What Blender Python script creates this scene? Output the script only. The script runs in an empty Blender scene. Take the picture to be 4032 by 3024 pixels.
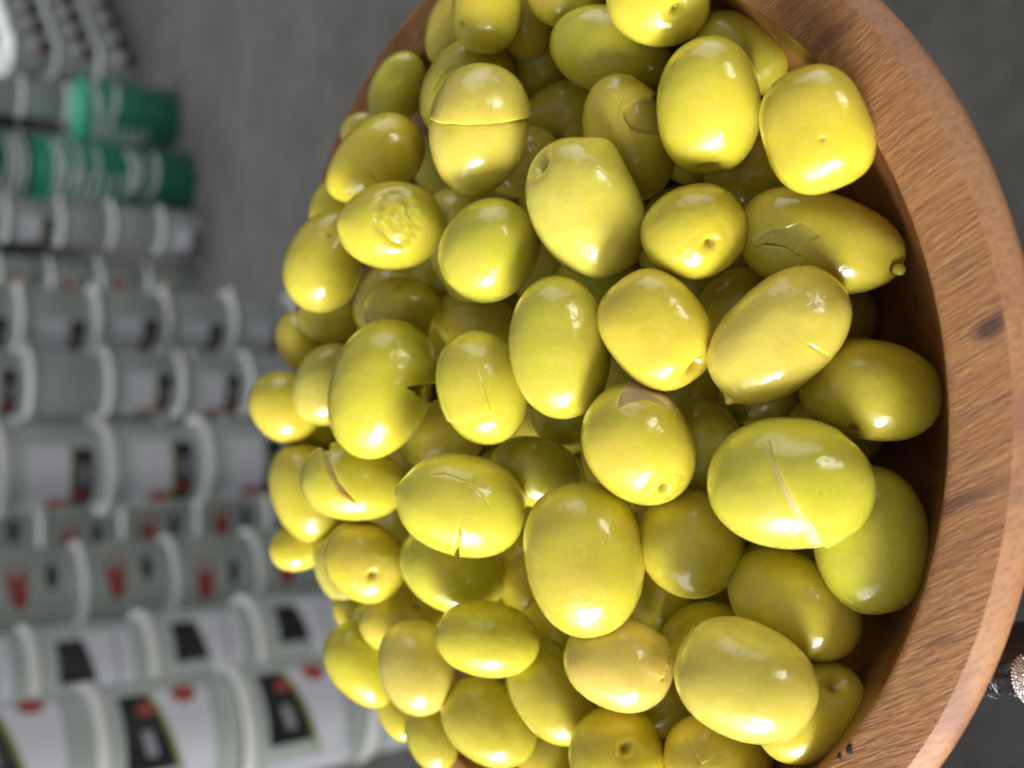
import bpy, bmesh, math, random
import numpy as np
from mathutils import Matrix, Vector
sc = bpy.context.scene
col = sc.collection

# ------------------------------------------------------------------ camera
CAM = Vector((0.0, 0.0, 1.5))
PITCH = math.radians(35.0)
sp_, cp_ = math.sin(PITCH), math.cos(PITCH)
cd = bpy.data.cameras.new('camera'); cam = bpy.data.objects.new('camera', cd); col.objects.link(cam)
# the phone is held sideways: the picture's left is up in the room
right, up, back = Vector((0, -sp_, -cp_)), Vector((1, 0, 0)), Vector((0, -cp_, sp_))
m = Matrix((right, up, back)).transposed().to_4x4(); m.translation = CAM
cam.matrix_world = m
cd.sensor_fit = 'HORIZONTAL'; cd.sensor_width = 36; cd.lens = 37.5
cd.clip_start = .01; cd.clip_end = 200
cd.dof.use_dof = True; cd.dof.focus_distance = .212; cd.dof.aperture_fstop = 11.5
sc.camera = cam

# ------------------------------------------------------------------ light
w = bpy.data.worlds.new('World'); sc.world = w; w.use_nodes = True
bg = w.node_tree.nodes['Background']; bg.inputs[0].default_value = (.80, .88, 1.0, 1); bg.inputs[1].default_value = .02

def area(name, loc, target, sx, sy, power, colour):
    ld = bpy.data.lights.new(name, 'AREA'); ld.shape = 'RECTANGLE'; ld.size = sx; ld.size_y = sy
    ld.energy = power; ld.color = colour
    o = bpy.data.objects.new(name, ld); col.objects.link(o); o.location = loc
    o.rotation_euler = (Vector(target) - Vector(loc)).to_track_quat('-Z', 'Y').to_euler()
    return o
area('doorway_light', (-2.3, -.75, 1.85), (0, .2, 1.3), 1.35, .5, 11, (1.0, .985, .95)).data.spread = math.radians(52)
area('doorway_wide_light', (-2.6, -.35, 1.9), (0, .2, 1.3), 2.8, 2.4, 17, (1.0, .99, .96)).data.spread = math.radians(62)
area('side_fill_light', (2.3, -.2, 1.7), (0, .2, 1.3), 2.0, 2.0, 7, (1.0, .99, .97)).data.spread = math.radians(80)  # dim fill added on the right, stands for no actual lamp or opening
area('rear_window_light', (1.3, -2.1, 1.35), (0, .2, 1.3), .7, .8, 17, (1.0, .98, .95))
area('overhead_fill_light', (-.4, 1.6, 4.6), (-.4, 1.6, 0), 16.0, 14.0, 185, (.95, .98, 1.0))  # broad overhead fill added to brighten the tubs, not an actual fixture
area('tub_fill_light', (.3, 4.2, 3.7), (.3, 4.2, 0), 6.0, 4.6, 95, (.96, .98, 1.0)).data.spread = math.radians(72)  # extra fill added for the stacked tubs only, narrow spread spares the olives
sc.view_settings.view_transform = 'Standard'; sc.view_settings.look = 'None'
sc.view_settings.exposure = .06; sc.view_settings.gamma = 1
sc.view_settings.use_curve_mapping = False
sc.cycles.max_bounces = 8

# ------------------------------------------------------------------ data (bowl-local metres)
BOWL_ORIGIN=(-0.00508,0.20544,1.34916)
BOWL_X=(0.99894,-0.00584,0.04565)
BOWL_Y=(0,0.99193,0.1268)
BOWL_Z=(-0.04602,-0.12666,0.99088)
OLIVES=[
(1,(0.09259,0.00306,0.00885),(-0.9527,0.2499,-0.1728),(-0.3019,-0.7134,0.6324),(0.00966,0.00819),'y',(2.2, 0),'bright yellow olive with a small dark stem pit, cut by the top edge, furthest left',[('dimple', 0.318, 0.612, 0.188, 0.1)]),
(2,(0.09376,0.02273,0.00323),(-0.9122,0.4052,0.0611),(-0.2866,-0.7374,0.6116),(0.00974,0.00664),'o',(2.08, 0),'shaded olive wedged between the top left rim and the olive with a small stem pit',[]),
(3,(0.09326,0.00411,-0.00393),(-0.9452,0.1089,-0.3078),(-0.2942,-0.6932,0.658),(0.00987,0.00703),'b',(2.08, 0),'thin brownish sliver of olive at the top edge beside the pitted bright yellow olive',[]),
(4,(0.09402,-0.01253,-0.00225),(-0.0492,-0.7057,-0.7068),(-0.3109,-0.6617,0.6823),(0.009,0.00737),'b',(2.08, 0),'dull olive cut by the top edge, left of the olive with a deep stem hole',[]),
(5,(0.07959,-0.02219,-0.00588),(-0.2937,-0.6555,-0.6957),(-0.2634,-0.6442,0.7181),(0.01405,0.00951),'g',(2.08, 0),'large glossy green olive under the deep stem hole olive, fading into shadow on its right',[('dent', 0.501, -0.334, 0.527, 0.06)]),
(6,(0.08327,-0.04401,0.00352),(-0.2281,-0.7055,-0.671),(-0.3012,-0.6042,0.7377),(0.01091,0.009),'y',(2.08, 0),'pale olive with a deep open stem hole at the top edge of the photo',[('dimple', 0.415, 0.076, 0.221, 0.24)]),
(7,(0.07309,-0.05382,-0.01036),(-0.5363,-0.5985,-0.5951),(-0.2552,-0.5571,0.7903),(0.01086,0.0075),'g',(2.08, 0),"greenish olive in the top right of the heap, closest to the rim's upper corner",[]),
(8,(0.06035,-0.05364,0.00068),(-0.9771,0.1072,-0.1837),(-0.2114,-0.5867,0.7817),(0.01346,0.00997),'y',(2.2, 0),'tall upright golden olive with a fine scratch and a dimple at its lower end',[('dimple', 1.057, 0.063, 0.234, 0.16)]),
(9,(0.05092,-0.08014,0.00476),(-0.9349,-0.1702,-0.3114),(-0.1856,-0.5136,0.8377),(0.01118,0.00938),'y',(2.55, 0.03),'square-shouldered boxy yellow olive with a broad highlight, leaning on the rim at the upper right',[('dent', -0.549, 0.158, 0.431, 0.03), ('dimple', 0.204, -0.034, 0.055, 0.05)]),
(10,(0.08549,0.0101,-0.01473),(-0.8453,-0.1776,-0.5039),(-0.257,-0.6918,0.6748),(0.01009,0.00911),'o',(2.08, 0),'small shaded olive left of the large glossy green olive near the top',[]),
(11,(0.07044,0.00101,-0.01273),(0.2854,-0.7239,-0.6281),(-0.2119,-0.6868,0.6953),(0.012,0.00777),'g',(2, 0.15),'vivid green little olive in the gap above the dented double-bump olive',[]),
(12,(0.05866,-0.02977,-0.00227),(-0.9202,-0.146,-0.3632),(-0.1897,-0.6455,0.7398),(0.01393,0.00972),'o',(2.08, 0),'dull olive with a squarish flap of skin cut out, left of the tall golden olive',[('poly', [(-0.501, -0.083), (-0.563, -0.476), (-0.49, -0.953), (0.225, -0.738), (0.149, -0.437), (0.023, -0.239), (-0.106, -0.08), (-0.311, -0.052)], 0.09, 0.15), ('slit', [(-0.327, 0.126), (-0.612, -0.035), (-0.762, -0.234)], 0.012, 0.1, 0.0)]),
(13,(0.04983,-0.04831,-0.02071),(0.2793,-0.8119,-0.5127),(-0.1518,-0.5645,0.8113),(0.01056,0.00895),'o',(2.08, 0),'dark olive low in the gap beneath the tall scratched golden olive',[]),
(14,(0.03569,-0.05207,0.00396),(0.4267,-0.7415,-0.5178),(-0.1035,-0.6088,0.7865),(0.01045,0.00921),'y',(2.08, 0),'round yellow olive with a teardrop stem hole ringed by a bright highlight',[('dimple', 0.15, 0.332, 0.158, 0.2), ('ring', 0.141, 0.348, 0.297, 0.02, 0.093)]),
(15,(0.04261,-0.02898,0.01133),(-0.8891,-0.2412,-0.3889),(-0.1292,-0.6829,0.719),(0.01549,0.01139),'p',(2.08, 0),'large lumpy pale olive with a hole at its upper left and bumpy right shoulder',[('dimple', -0.984, 0.301, 0.189, 0.34), ('bump', -0.659, -0.746, 0.218, 0.13), ('dent', 0.3, -0.285, 0.364, 0.11), ('dent', -0.587, 0.174, 0.218, 0.02)]),
(16,(0.05804,0.00255,-0.00085),(0.297,-0.6911,-0.6589),(-0.172,-0.7175,0.675),(0.00973,0.00839),'p',(2.08, 0),'smooth dull olive just left of the lumpy olive with the corner hole',[('dent', 0.548, -0.085, 0.486, 0.03)]),
(17,(0.06332,-0.00126,0.01575),(-0.9569,0.2888,0.0312),(-0.2021,-0.739,0.6427),(0.01471,0.01128),'p',(2.08, 0),'olive sliced straight across so its upper half overhangs the lower, upper left of the heap',[('slit', [(-0.037, 0.943), (-0.027, 0.632), (-0.081, 0.234), (-0.218, -0.312), (-0.448, -0.923)], 0.14, 0.6, 0.0)]),
(18,(0.07834,0.01707,0.00266),(-0.712,0.5749,0.4031),(-0.2384,-0.7379,0.6313),(0.01326,0.01007),'o',(2.08, 0),'olive tucked directly behind the olive sliced straight across',[('slit', [(0.573, 0.532), (0.188, 0.602), (-0.216, 0.498)], 0.03, 0.2, 0.0)]),
(19,(0.08412,0.04581,0.00318),(-0.836,0.4695,0.2841),(-0.2396,-0.778,0.5808),(0.00993,0.00697),'g',(2.08, 0),'pinched knobbly green olive against the upper left rim',[('dent', -0.33, 0.307, 0.319, 0.16), ('dent', -0.328, -0.154, 0.348, 0.05)]),
(20,(0.07648,0.06499,0.00306),(0.608,-0.5495,-0.5731),(-0.2044,-0.8058,0.5558),(0.00569,0.0045),'p',(2.08, 0),'tiny pale tip of an olive at the left rim, above the bean-shaped yellow olive',[]),
(21,(0.06314,0.04044,0.01537),(0.5563,-0.5597,-0.6142),(-0.1781,-0.8022,0.5698),(0.01442,0.00942),'y',(2, 0.1),'slanting bean-shaped yellow olive with a short crack, near the left rim',[('slit', [(-0.216, 0.127), (-0.188, 0.395), (-0.153, 0.618)], 0.035, 0.15, 0.0)]),
(22,(0.05762,0.07962,0.00366),(0.8412,-0.3868,-0.3778),(-0.1397,-0.8305,0.5392),(0.00831,0.00589),'g',(2.08, 0),'shadowed green olive pressed to the left rim below the bean-shaped olive',[]),
(23,(0.04388,0.02412,0.02297),(0.0651,-0.5943,-0.8016),(-0.1181,-0.8023,0.5851),(0.01282,0.0102),'y',(2, 0.03),'olive with concentric ring-shaped dents and ringed highlights on its face',[('ring', 0.094, -0.185, 0.366, 0.07, 0.096), ('ring', 0.094, -0.185, 0.135, 0.03, 0.077), ('bump', -1.027, -0.187, 0.212, 0.07), ('dent', 0.094, -0.185, 0.289, 0.03)]),
(24,(0.03876,0.06153,0.01832),(-0.9525,0.2279,0.2021),(-0.0874,-0.84,0.5355),(0.01391,0.01025),'g',(2, 0.12),'egg-shaped green olive with a small navel mark at the left edge of the heap',[('dimple', -0.61, 0.035, 0.124, 0.07), ('dent', -0.604, 0.375, 0.412, 0.03)]),
(25,(0.02874,0.06629,-0.00517),(-0.8477,0.3434,0.4044),(-0.0504,-0.8109,0.583),(0.01156,0.0092),'o',(2.08, 0),'shaded olive below the ring-dented olive, half hidden by a cone-shaped one',[]),
(26,(0.02423,0.03481,0.0121),(-0.2038,-0.5774,-0.7906),(-0.0405,-0.8019,0.5961),(0.01055,0.00919),'o',(2.0, 0),'cone-shaped dull olive with a corner notch, above the big olive with a wedge cut',[('poly', [(0.766, 0.083), (1.191, -0.258), (1.399, 0.578), (0.752, 0.691)], 0.25, 0.0)]),
(27,(0.03141,0.03805,-0.00316),(-0.8805,-0.2503,-0.4025),(-0.0638,-0.7789,0.6239),(0.01075,0.00863),'o',(2.08, 0),"dark olive in the gap below the ring-dented olive's right end",[]),
(28,(0.03963,0.02048,0.00459),(-0.9693,-0.0708,-0.2355),(-0.0987,-0.765,0.6364),(0.01416,0.00899),'p',(2.08, 0),'pale olive peeking out along the left side of the round specked green olive',[]),
(29,(0.03553,-0.00604,0.01814),(0.7382,-0.4953,-0.458),(-0.0936,-0.7476,0.6575),(0.012,0.01065),'g',(2.15, 0),'round lime olive with tiny reddish specks, below left of the lumpy olive',[]),
(30,(0.02409,0.08662,0.0012),(-0.2042,-0.5228,-0.8276),(-0.0339,-0.8412,0.5397),(0.00949,0.0073),'o',(2.08, 0),'small shaded olive tucked right under the egg-shaped olive with a navel mark',[]),
(31,(0.01787,0.09748,0.00472),(-0.9539,-0.1435,-0.2637),(-0.0143,-0.8557,0.5172),(0.00949,0.00746),'b',(2.08, 0),"brownish olive at the heap's left edge below the small shaded one",[]),
(32,(0.00539,0.07822,0.00805),(-0.9272,0.1811,0.3279),(0.0249,-0.8435,0.5365),(0.01251,0.00974),'p',(2.08, 0),'soft blurred olive against the left flank of the big olive with a wedge cut',[]),
(33,(-0.00129,0.09506,0.01258),(-0.7979,-0.3333,-0.5023),(0.0446,-0.8636,0.5022),(0.01147,0.00974),'b',(2.08, 0),'round olive standing out furthest left, against the blurred tubs',[]),
(34,(0.0049,0.02876,0.02418),(-0.939,0.1737,0.2967),(0.0316,-0.8158,0.5775),(0.01768,0.01254),'y',(2.1, -0.05),'big bright yellow olive with a wedge cut open on its right side',[('poly', [(-0.14, -0.359), (-0.239, -0.517), (-0.46, -1.0), (0.028, -1.159), (-0.022, -0.825), (-0.086, -0.583)], 0.55, 0.6), ('dent', -0.371, -0.141, 0.302, 0.05), ('dent', -0.265, -0.548, 0.211, 0.04)]),
(35,(0.02094,0.02386,-0.00352),(-0.3727,-0.5959,-0.7113),(-0.0283,-0.7589,0.6506),(0.01138,0.00899),'o',(2.08, 0),'dark olive in the gap below the round lime olive with reddish specks',[]),
(36,(0.01552,0.04774,-0.00933),(-0.0336,-0.6214,-0.7828),(-0.008,-0.783,0.6219),(0.00886,0.00755),'o',(2.08, 0),"hardly visible dark olive beside the wedge cut olive's upper right",[]),
(37,(0.00496,-0.00446,0.02077),(-0.9897,-0.1165,-0.0833),(0.0345,-0.7588,0.6504),(0.01319,0.0103),'y',(2.08, 0),'golden olive with a slanting cut near its lower end, right of the wedge cut olive',[('slit', [(0.489, 0.894), (0.481, 0.579), (0.457, 0.26), (0.414, -0.107)], 0.085, 0.4, 0.09)]),
(38,(0.01351,-0.02463,0.0159),(-0.9974,-0.0497,-0.0521),(-0.0015,-0.7086,0.7056),(0.01506,0.01075),'o',(2.08, 0),'tall upright olive with a shallow dished face in the middle of the heap',[('dent', -0.377, -0.163, 0.446, 0.075), ('dent', 0.379, -0.006, 0.307, 0.02)]),
(39,(0.02782,-0.00856,-0.01348),(-0.5304,-0.5989,-0.6),(-0.0567,-0.6811,0.73),(0.01075,0.0092),'o',(2.08, 0),'dark olive deep below the lumpy olive with the corner hole',[]),
(40,(0.01635,-0.04556,0.00889),(-0.8096,-0.4426,-0.3856),(-0.0147,-0.6414,0.7671),(0.01256,0.01033),'b',(2.5, 0.0),"golden brown olive with a stem dimple at lower right, at the heap's centre",[('dimple', 0.909, -0.146, 0.244, 0.22), ('dent', 0.621, -0.702, 0.366, 0.05)]),
(41,(0.0241,-0.03435,-0.02115),(-0.3834,-0.723,-0.5747),(-0.0442,-0.6072,0.7933),(0.00944,0.0076),'o',(2.08, 0),'dark olive deep below the olive with the teardrop stem hole',[]),
(42,(0.02108,-0.04715,-0.01561),(0.6221,-0.6473,-0.4405),(-0.0337,-0.5842,0.8109),(0.00935,0.00779),'g',(2.08, 0),'shadowed green olive behind the upper left end of the broad slanting pale olive',[]),
(43,(0.01418,-0.06733,-0.00089),(0.6566,-0.6295,-0.4155),(-0.0048,-0.5544,0.8322),(0.01498,0.01041),'p',(2.3, 0.0),'broad pale olive slanting up to the right with a large streaky highlight and fine cut',[('slit', [(0.246, 0.325), (0.286, 0.532), (0.348, 0.757)], 0.025, 0.14, 0.0), ('dent', 0.716, -0.177, 0.316, 0.02), ('bump', 0.495, 0.049, 0.183, 0.03), ('bump', -1.152, 0.219, 0.063, 0.09)]),
(44,(0.03252,-0.06959,-0.01361),(-0.2875,-0.8045,-0.5197),(-0.0872,-0.5183,0.8507),(0.01657,0.01009),'o',(2.2, -0.12),'long dull green olive with torn scarred skin and a pointed stem end, on the right',[('poly', [(-0.95, 0.134), (-0.776, -0.034), (-0.542, -0.067), (-0.393, -0.222), (-0.212, -0.179), (-0.032, -0.078), (-0.156, 0.064), (-0.26, 0.046), (-0.34, 0.192), (-0.568, 0.188), (-0.846, 0.217)], 0.035, 0.12), ('slit', [(-0.976, 0.268), (-0.756, 0.146), (-0.47, 0.151), (-0.199, 0.245)], 0.03, 0.2, 0.0), ('dimple', 1.176, 0.105, 0.139, 0.2), ('dent', 0.87, -0.051, 0.277, 0.03)]),
(45,(0.00313,-0.07769,-0.01596),(-0.2029,-0.8591,-0.47),(0.0457,-0.4877,0.8718),(0.01329,0.01018),'y',(2.2, 0),'smooth yellow olive touching the rim on the right with a brown stain below',[('stain', -0.138, 0.653, 0.121)]),
(46,(-0.01377,-0.07058,0.00143),(-0.1442,-0.8374,-0.5273),(0.1284,-0.5442,0.8291),(0.01558,0.01243),'g',(2.15, 0),'largest olive, split by a long curved slit with one lifted edge and an end hole',[('slit', [(-0.339, -0.546), (-0.235, -0.342), (-0.045, -0.056), (0.202, 0.284), (0.523, 0.657), (0.6, 0.759)], 0.11, 0.5, 0.26), ('dimple', 0.827, -0.647, 0.21, 0.14)]),
(47,(-0.02645,-0.07696,-0.0166),(-0.9683,-0.2412,0.0645),(0.1772,-0.4818,0.8582),(0.01446,0.01082),'g',(2.3, 0.0),'plump upright green olive by the right rim below the long-slit olive',[]),
(48,(-0.04053,-0.06208,-0.01189),(-0.4485,-0.8012,-0.3961),(0.2333,-0.5328,0.8134),(0.01421,0.01002),'b',(2.08, 0),'amber olive, half shaded, directly below the largest long-slit olive',[('dent', -0.675, -0.035, 0.386, 0.03)]),
(49,(-0.05205,-0.06177,0.00531),(-0.3663,-0.8151,-0.4488),(0.2969,-0.5595,0.7738),(0.01375,0.01109),'p',(2.2, 0),'very large smooth pale olive at the lower right of the heap',[('dent', 0.272, -0.64, 0.424, 0.02)]),
(50,(-0.06119,-0.06681,-0.00906),(0.6206,-0.5226,-0.5845),(0.3218,-0.5101,0.7977),(0.01185,0.00855),'b',(2.1, 0),'olive with a deep soft dent in its end, lowest against the right rim',[('dimple', 0.82, -0.097, 0.389, 0.22)]),
(51,(-0.0759,-0.0448,-0.00742),(-0.1267,-0.8164,-0.5634),(0.361,-0.5669,0.7405),(0.01199,0.01006),'b',(2.08, 0),'olive with a short raised slit, at the bottom edge under the very large pale one',[('slit', [(-0.689, -0.392), (-0.501, -0.177), (-0.26, 0.134)], 0.04, 0.2, 0.03)]),
(52,(-0.07757,-0.02456,0.00244),(-0.8806,-0.4732,0.024),(0.3594,-0.6342,0.6845),(0.01105,0.01061),'y',(2.08, 0),'golden olive with a round stem hole cut by the bottom edge',[('dimple', -0.054, -0.255, 0.221, 0.22), ('dent', -0.688, -0.054, 0.369, 0.03)]),
(53,(-0.05442,-0.03027,0.00666),(-0.4059,-0.7492,-0.5234),(0.2835,-0.6477,0.7072),(0.01203,0.01027),'k',(2.2, 0),'beige pinkish olive with wet broken highlights and a seam on its right side',[('slit', [(0.508, -0.888), (0.722, -0.618), (0.83, -0.28), (0.814, 0.018)], -0.04, 0.25, 0.0)]),
(54,(-0.03143,-0.02762,0.01332),(-0.9752,-0.2122,0.0627),(0.1939,-0.683,0.7042),(0.01656,0.01256),'b',(2.2, -0.06),'huge upright tan olive with a faint crease at the centre of the lower half',[('dent', -0.149, -0.007, 0.311, 0.035)]),
(55,(-0.02846,-0.04357,-0.00197),(-0.8634,-0.4734,-0.1742),(0.1807,-0.6126,0.7695),(0.01155,0.0107),'b',(2.08, 0),'round brownish yellow olive between the huge tan olive and the long-slit one',[('dent', 0.509, 0.644, 0.347, 0.03)]),
(56,(-0.00676,-0.0412,0.01058),(-0.8934,-0.3866,-0.2288),(0.0908,-0.6542,0.7509),(0.01333,0.0111),'g',(2.08, 0),'green olive sliced open with a pale flat cut face at its top',[('cap', [(-0.643, 0.025), (-0.881, -0.153), (-1.135, -0.498), (-1.015, -0.889), (-0.524, -1.154), (0.005, -1.047), (-0.187, -0.817), (-0.337, -0.617), (-0.553, -0.425), (-0.638, -0.182)], 0.6, 1.0), ('dimple', 0.913, -0.039, 0.17, 0.16), ('ring', 0.927, -0.032, 0.309, 0.018, 0.093)]),
(57,(-0.00983,-0.03947,-0.01291),(-0.9456,-0.3031,-0.1184),(0.0963,-0.6081,0.788),(0.01091,0.0092),'g',(2.08, 0),'shaded olive behind the right side of the olive with the pale cut face',[]),
(58,(0.00173,-0.02839,-0.02436),(-0.2023,-0.7767,-0.5965),(0.045,-0.6158,0.7866),(0.01025,0.00851),'o',(2.08, 0),'dark olive deep in the gap above the olive with the pale cut face',[]),
(59,(0.00162,-0.04473,-0.02856),(0.1544,-0.8104,-0.5652),(0.0466,-0.5654,0.8235),(0.0103,0.00672),'o',(2.08, 0),"dark olive under the broad slanting pale olive's lower end",[]),
(60,(-0.01508,-0.004,0.00491),(-0.2369,-0.6858,-0.6881),(0.113,-0.7229,0.6816),(0.0108,0.00797),'o',(2.08, 0),'shaded dull olive between the dished olive and the huge tan olive',[('dent', 0.217, -0.379, 0.465, 0.03)]),
(61,(-0.00452,0.00939,-0.01481),(-0.2044,-0.6944,-0.69),(0.0649,-0.7129,0.6982),(0.01206,0.00945),'o',(2.08, 0),'dark olive deep below the tall dished olive',[]),
(62,(-0.02096,0.00045,0.02297),(-0.3098,-0.6374,-0.7055),(0.1409,-0.7646,0.6289),(0.01481,0.0115),'g',(2.2, 0.02),'green olive with peeling skin and a narrow V-shaped split at its bottom edge',[('poly', [(0.021, 0.218), (0.102, 0.99), (0.206, 0.977)], 0.16, 0.2), ('slit', [(-0.672, -0.263), (-0.417, -0.386), (-0.08, -0.366), (0.245, -0.244), (0.495, -0.009)], 0.008, 0.14, 0.0), ('bump', -1.085, 0.087, 0.175, 0.07)]),
(63,(-0.00847,0.03591,-0.0004),(0.3047,-0.5748,-0.7594),(0.0765,-0.78,0.6211),(0.01215,0.0092),'o',(2.08, 0),"shadowed olive just below the wedge cut olive's lower right",[]),
(64,(-0.01922,0.04437,0.02245),(-0.1896,-0.5633,-0.8042),(0.1168,-0.8262,0.5512),(0.0134,0.0099),'g',(2.2, -0.05),'light green olive with a curved gash showing pale flesh, at the left',[('poly', [(-0.894, -0.782), (-0.658, -0.867), (-0.615, -0.409), (-0.369, 0.021), (0.104, 0.45), (-0.304, 0.259), (-0.637, -0.127)], 0.15, 0.95)]),
(65,(-0.02612,0.09167,0.00804),(-0.957,-0.2371,-0.1671),(0.1207,-0.8493,0.5139),(0.01517,0.01107),'b',(2.08, 0),'amber olive at the left edge, partly behind the one with a curved gash',[]),
(66,(-0.04402,0.0989,0.00704),(0.2776,-0.4481,-0.8498),(0.1709,-0.8474,0.5027),(0.00932,0.00731),'y',(2.08, 0),'small bright yellow olive hanging over the far rim at the left',[]),
(67,(-0.04017,0.04607,0.01954),(-0.668,-0.5161,-0.536),(0.1882,-0.8141,0.5494),(0.01154,0.00987),'y',(2.08, 0),'golden olive with a small round stem hole at the lower left',[('dimple', 0.353, 0.126, 0.178, 0.16), ('ring', 0.37, 0.111, 0.29, 0.015, 0.1)]),
(68,(-0.049,0.08155,0.00204),(-0.8709,-0.3942,-0.2934),(0.1921,-0.8226,0.5352),(0.01203,0.00907),'p',(2.08, 0),'pale sliver of olive behind the lower left golden olive with a stem hole',[]),
(69,(-0.04065,0.06785,-0.00755),(-0.8722,-0.3949,-0.2888),(0.1701,-0.7982,0.5778),(0.01215,0.0092),'b',(2.08, 0),'tan olive squeezed between the curved gash olive and the V-split olive',[]),
(70,(-0.04071,0.02198,0.00974),(-0.5911,-0.5925,-0.5473),(0.1994,-0.7648,0.6126),(0.01405,0.01023),'g',(2.1, -0.05),'green olive tapering down to the right beneath the V-split olive',[('dent', -0.563, -0.188, 0.382, 0.03)]),
(71,(-0.04486,0.01582,-0.0109),(-0.8599,-0.458,-0.2253),(0.2075,-0.7169,0.6656),(0.01142,0.00948),'y',(2.08, 0),'yellow olive half hidden behind the left side of the huge tan olive',[]),
(72,(-0.05617,0.00421,-0.00814),(-0.6335,-0.646,-0.4258),(0.2547,-0.6938,0.6737),(0.00844,0.00797),'g',(2.08, 0),'little green olive low between the huge tan olive and the vivid round yellow one',[]),
(73,(-0.05359,0.00285,0.01534),(-0.1377,-0.6706,-0.7289),(0.2614,-0.7344,0.6263),(0.01185,0.0087),'y',(2.08, 0),'vivid rounded yellow olive with a comma-shaped highlight, lower centre left',[]),
(74,(-0.06576,0.03288,0.01403),(-0.9349,-0.3543,-0.0204),(0.2798,-0.7713,0.5716),(0.01219,0.00967),'k',(2.08, 0),'matt tan oblong olive with a wet streak, lower left of the heap',[('dent', -0.664, -0.2, 0.426, 0.02)]),
(75,(-0.05877,0.04914,0.00578),(0.1082,-0.5614,-0.8204),(0.2417,-0.7857,0.5695),(0.01218,0.0091),'o',(2.08, 0),'shaded olive with a tiny black stem dot, above the tan oblong olive',[('dimple', 0.428, -0.33, 0.141, 0.14)]),
(76,(-0.06697,0.06896,0.00253),(-0.9447,-0.0824,0.3173),(0.2527,-0.7997,0.5446),(0.01134,0.00715),'g',(2.08, 0),'narrow green edge of an olive left of the one with a tiny black stem dot',[]),
(77,(-0.07187,0.05927,0.01272),(-0.8644,-0.4503,-0.2236),(0.2786,-0.7992,0.5325),(0.01302,0.00887),'y',(2, -0.15),'bright yellow olive with a pointed lower end at the lower left edge of the heap',[]),
(78,(-0.06166,0.07794,0.00275),(-0.8623,-0.4258,-0.2741),(0.2317,-0.8131,0.5341),(0.00701,0.00528),'o',(2.08, 0),'small dark olive beside the far rim below the golden stem-hole olive',[]),
(79,(-0.08639,0.05657,0.00363),(-0.7932,-0.5347,-0.2915),(0.3187,-0.7723,0.5495),(0.00836,0.00498),'y',(2, 0.12),'yellow pointed olive wedge on the rim below the tan oblong olive',[]),
(80,(-0.08827,0.04083,0.00409),(-0.8927,-0.4468,-0.0596),(0.3373,-0.7498,0.5692),(0.01001,0.00693),'o',(2, 0.05),'dull olive by the rim at the bottom left, under the tan oblong olive',[]),
(81,(-0.07997,0.01735,0.00349),(-0.5687,-0.669,-0.4785),(0.3314,-0.7188,0.6112),(0.01353,0.0101),'o',(2.08, 0),'green-gold oval olive near the bottom edge, below the vivid rounded yellow olive',[]),
(82,(-0.06874,-0.0035,0.00113),(-0.7853,-0.5751,-0.2291),(0.3099,-0.6855,0.6588),(0.01322,0.00916),'o',(2.08, 0),'long shaded olive slanting between the vivid yellow and the beige pinkish olive',[]),
(83,(-0.08985,0.00917,-0.00984),(-0.0217,-0.6965,-0.7173),(0.3588,-0.6751,0.6446),(0.00899,0.00866),'o',(2.08, 0),'olive mostly hidden at the bottom edge, left of the golden stem-hole olive',[]),
(84,(-0.07101,-0.01967,-0.01803),(-0.3127,-0.7854,-0.5343),(0.3144,-0.6163,0.722),(0.01033,0.00844),'o',(2.08, 0),"dark olive in the gap below the beige pinkish olive's right side",[]),
(85,(-0.04469,-0.0223,-0.01609),(-0.8533,-0.4954,-0.1624),(0.2246,-0.6305,0.743),(0.01013,0.00913),'o',(2.08, 0),"dark green olive in the gap to the right of the huge tan olive's lower end",[]),
(86,(-0.0529,-0.03607,-0.01569),(0.3331,-0.6848,-0.6482),(0.2634,-0.5925,0.7613),(0.01023,0.00842),'o',(2.08, 0),'shaded olive behind the top left of the very large smooth pale olive',[]),
(93,(-0.00913,0.09757,0.00103),(-0.5431,-0.4717,-0.6947),(0.067,-0.849,0.5241),(0.00702,0.00534),'y',(2.08, 0),'yellow sliver of olive below the one standing out furthest left',[]),
(94,(-0.00206,-0.00449,-0.00831),(0.3127,-0.6648,-0.6784),(0.0591,-0.6993,0.7124),(0.01038,0.00749),'g',(2.08, 0),'green underside of an olive just below the tall dished olive',[]),
]
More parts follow.
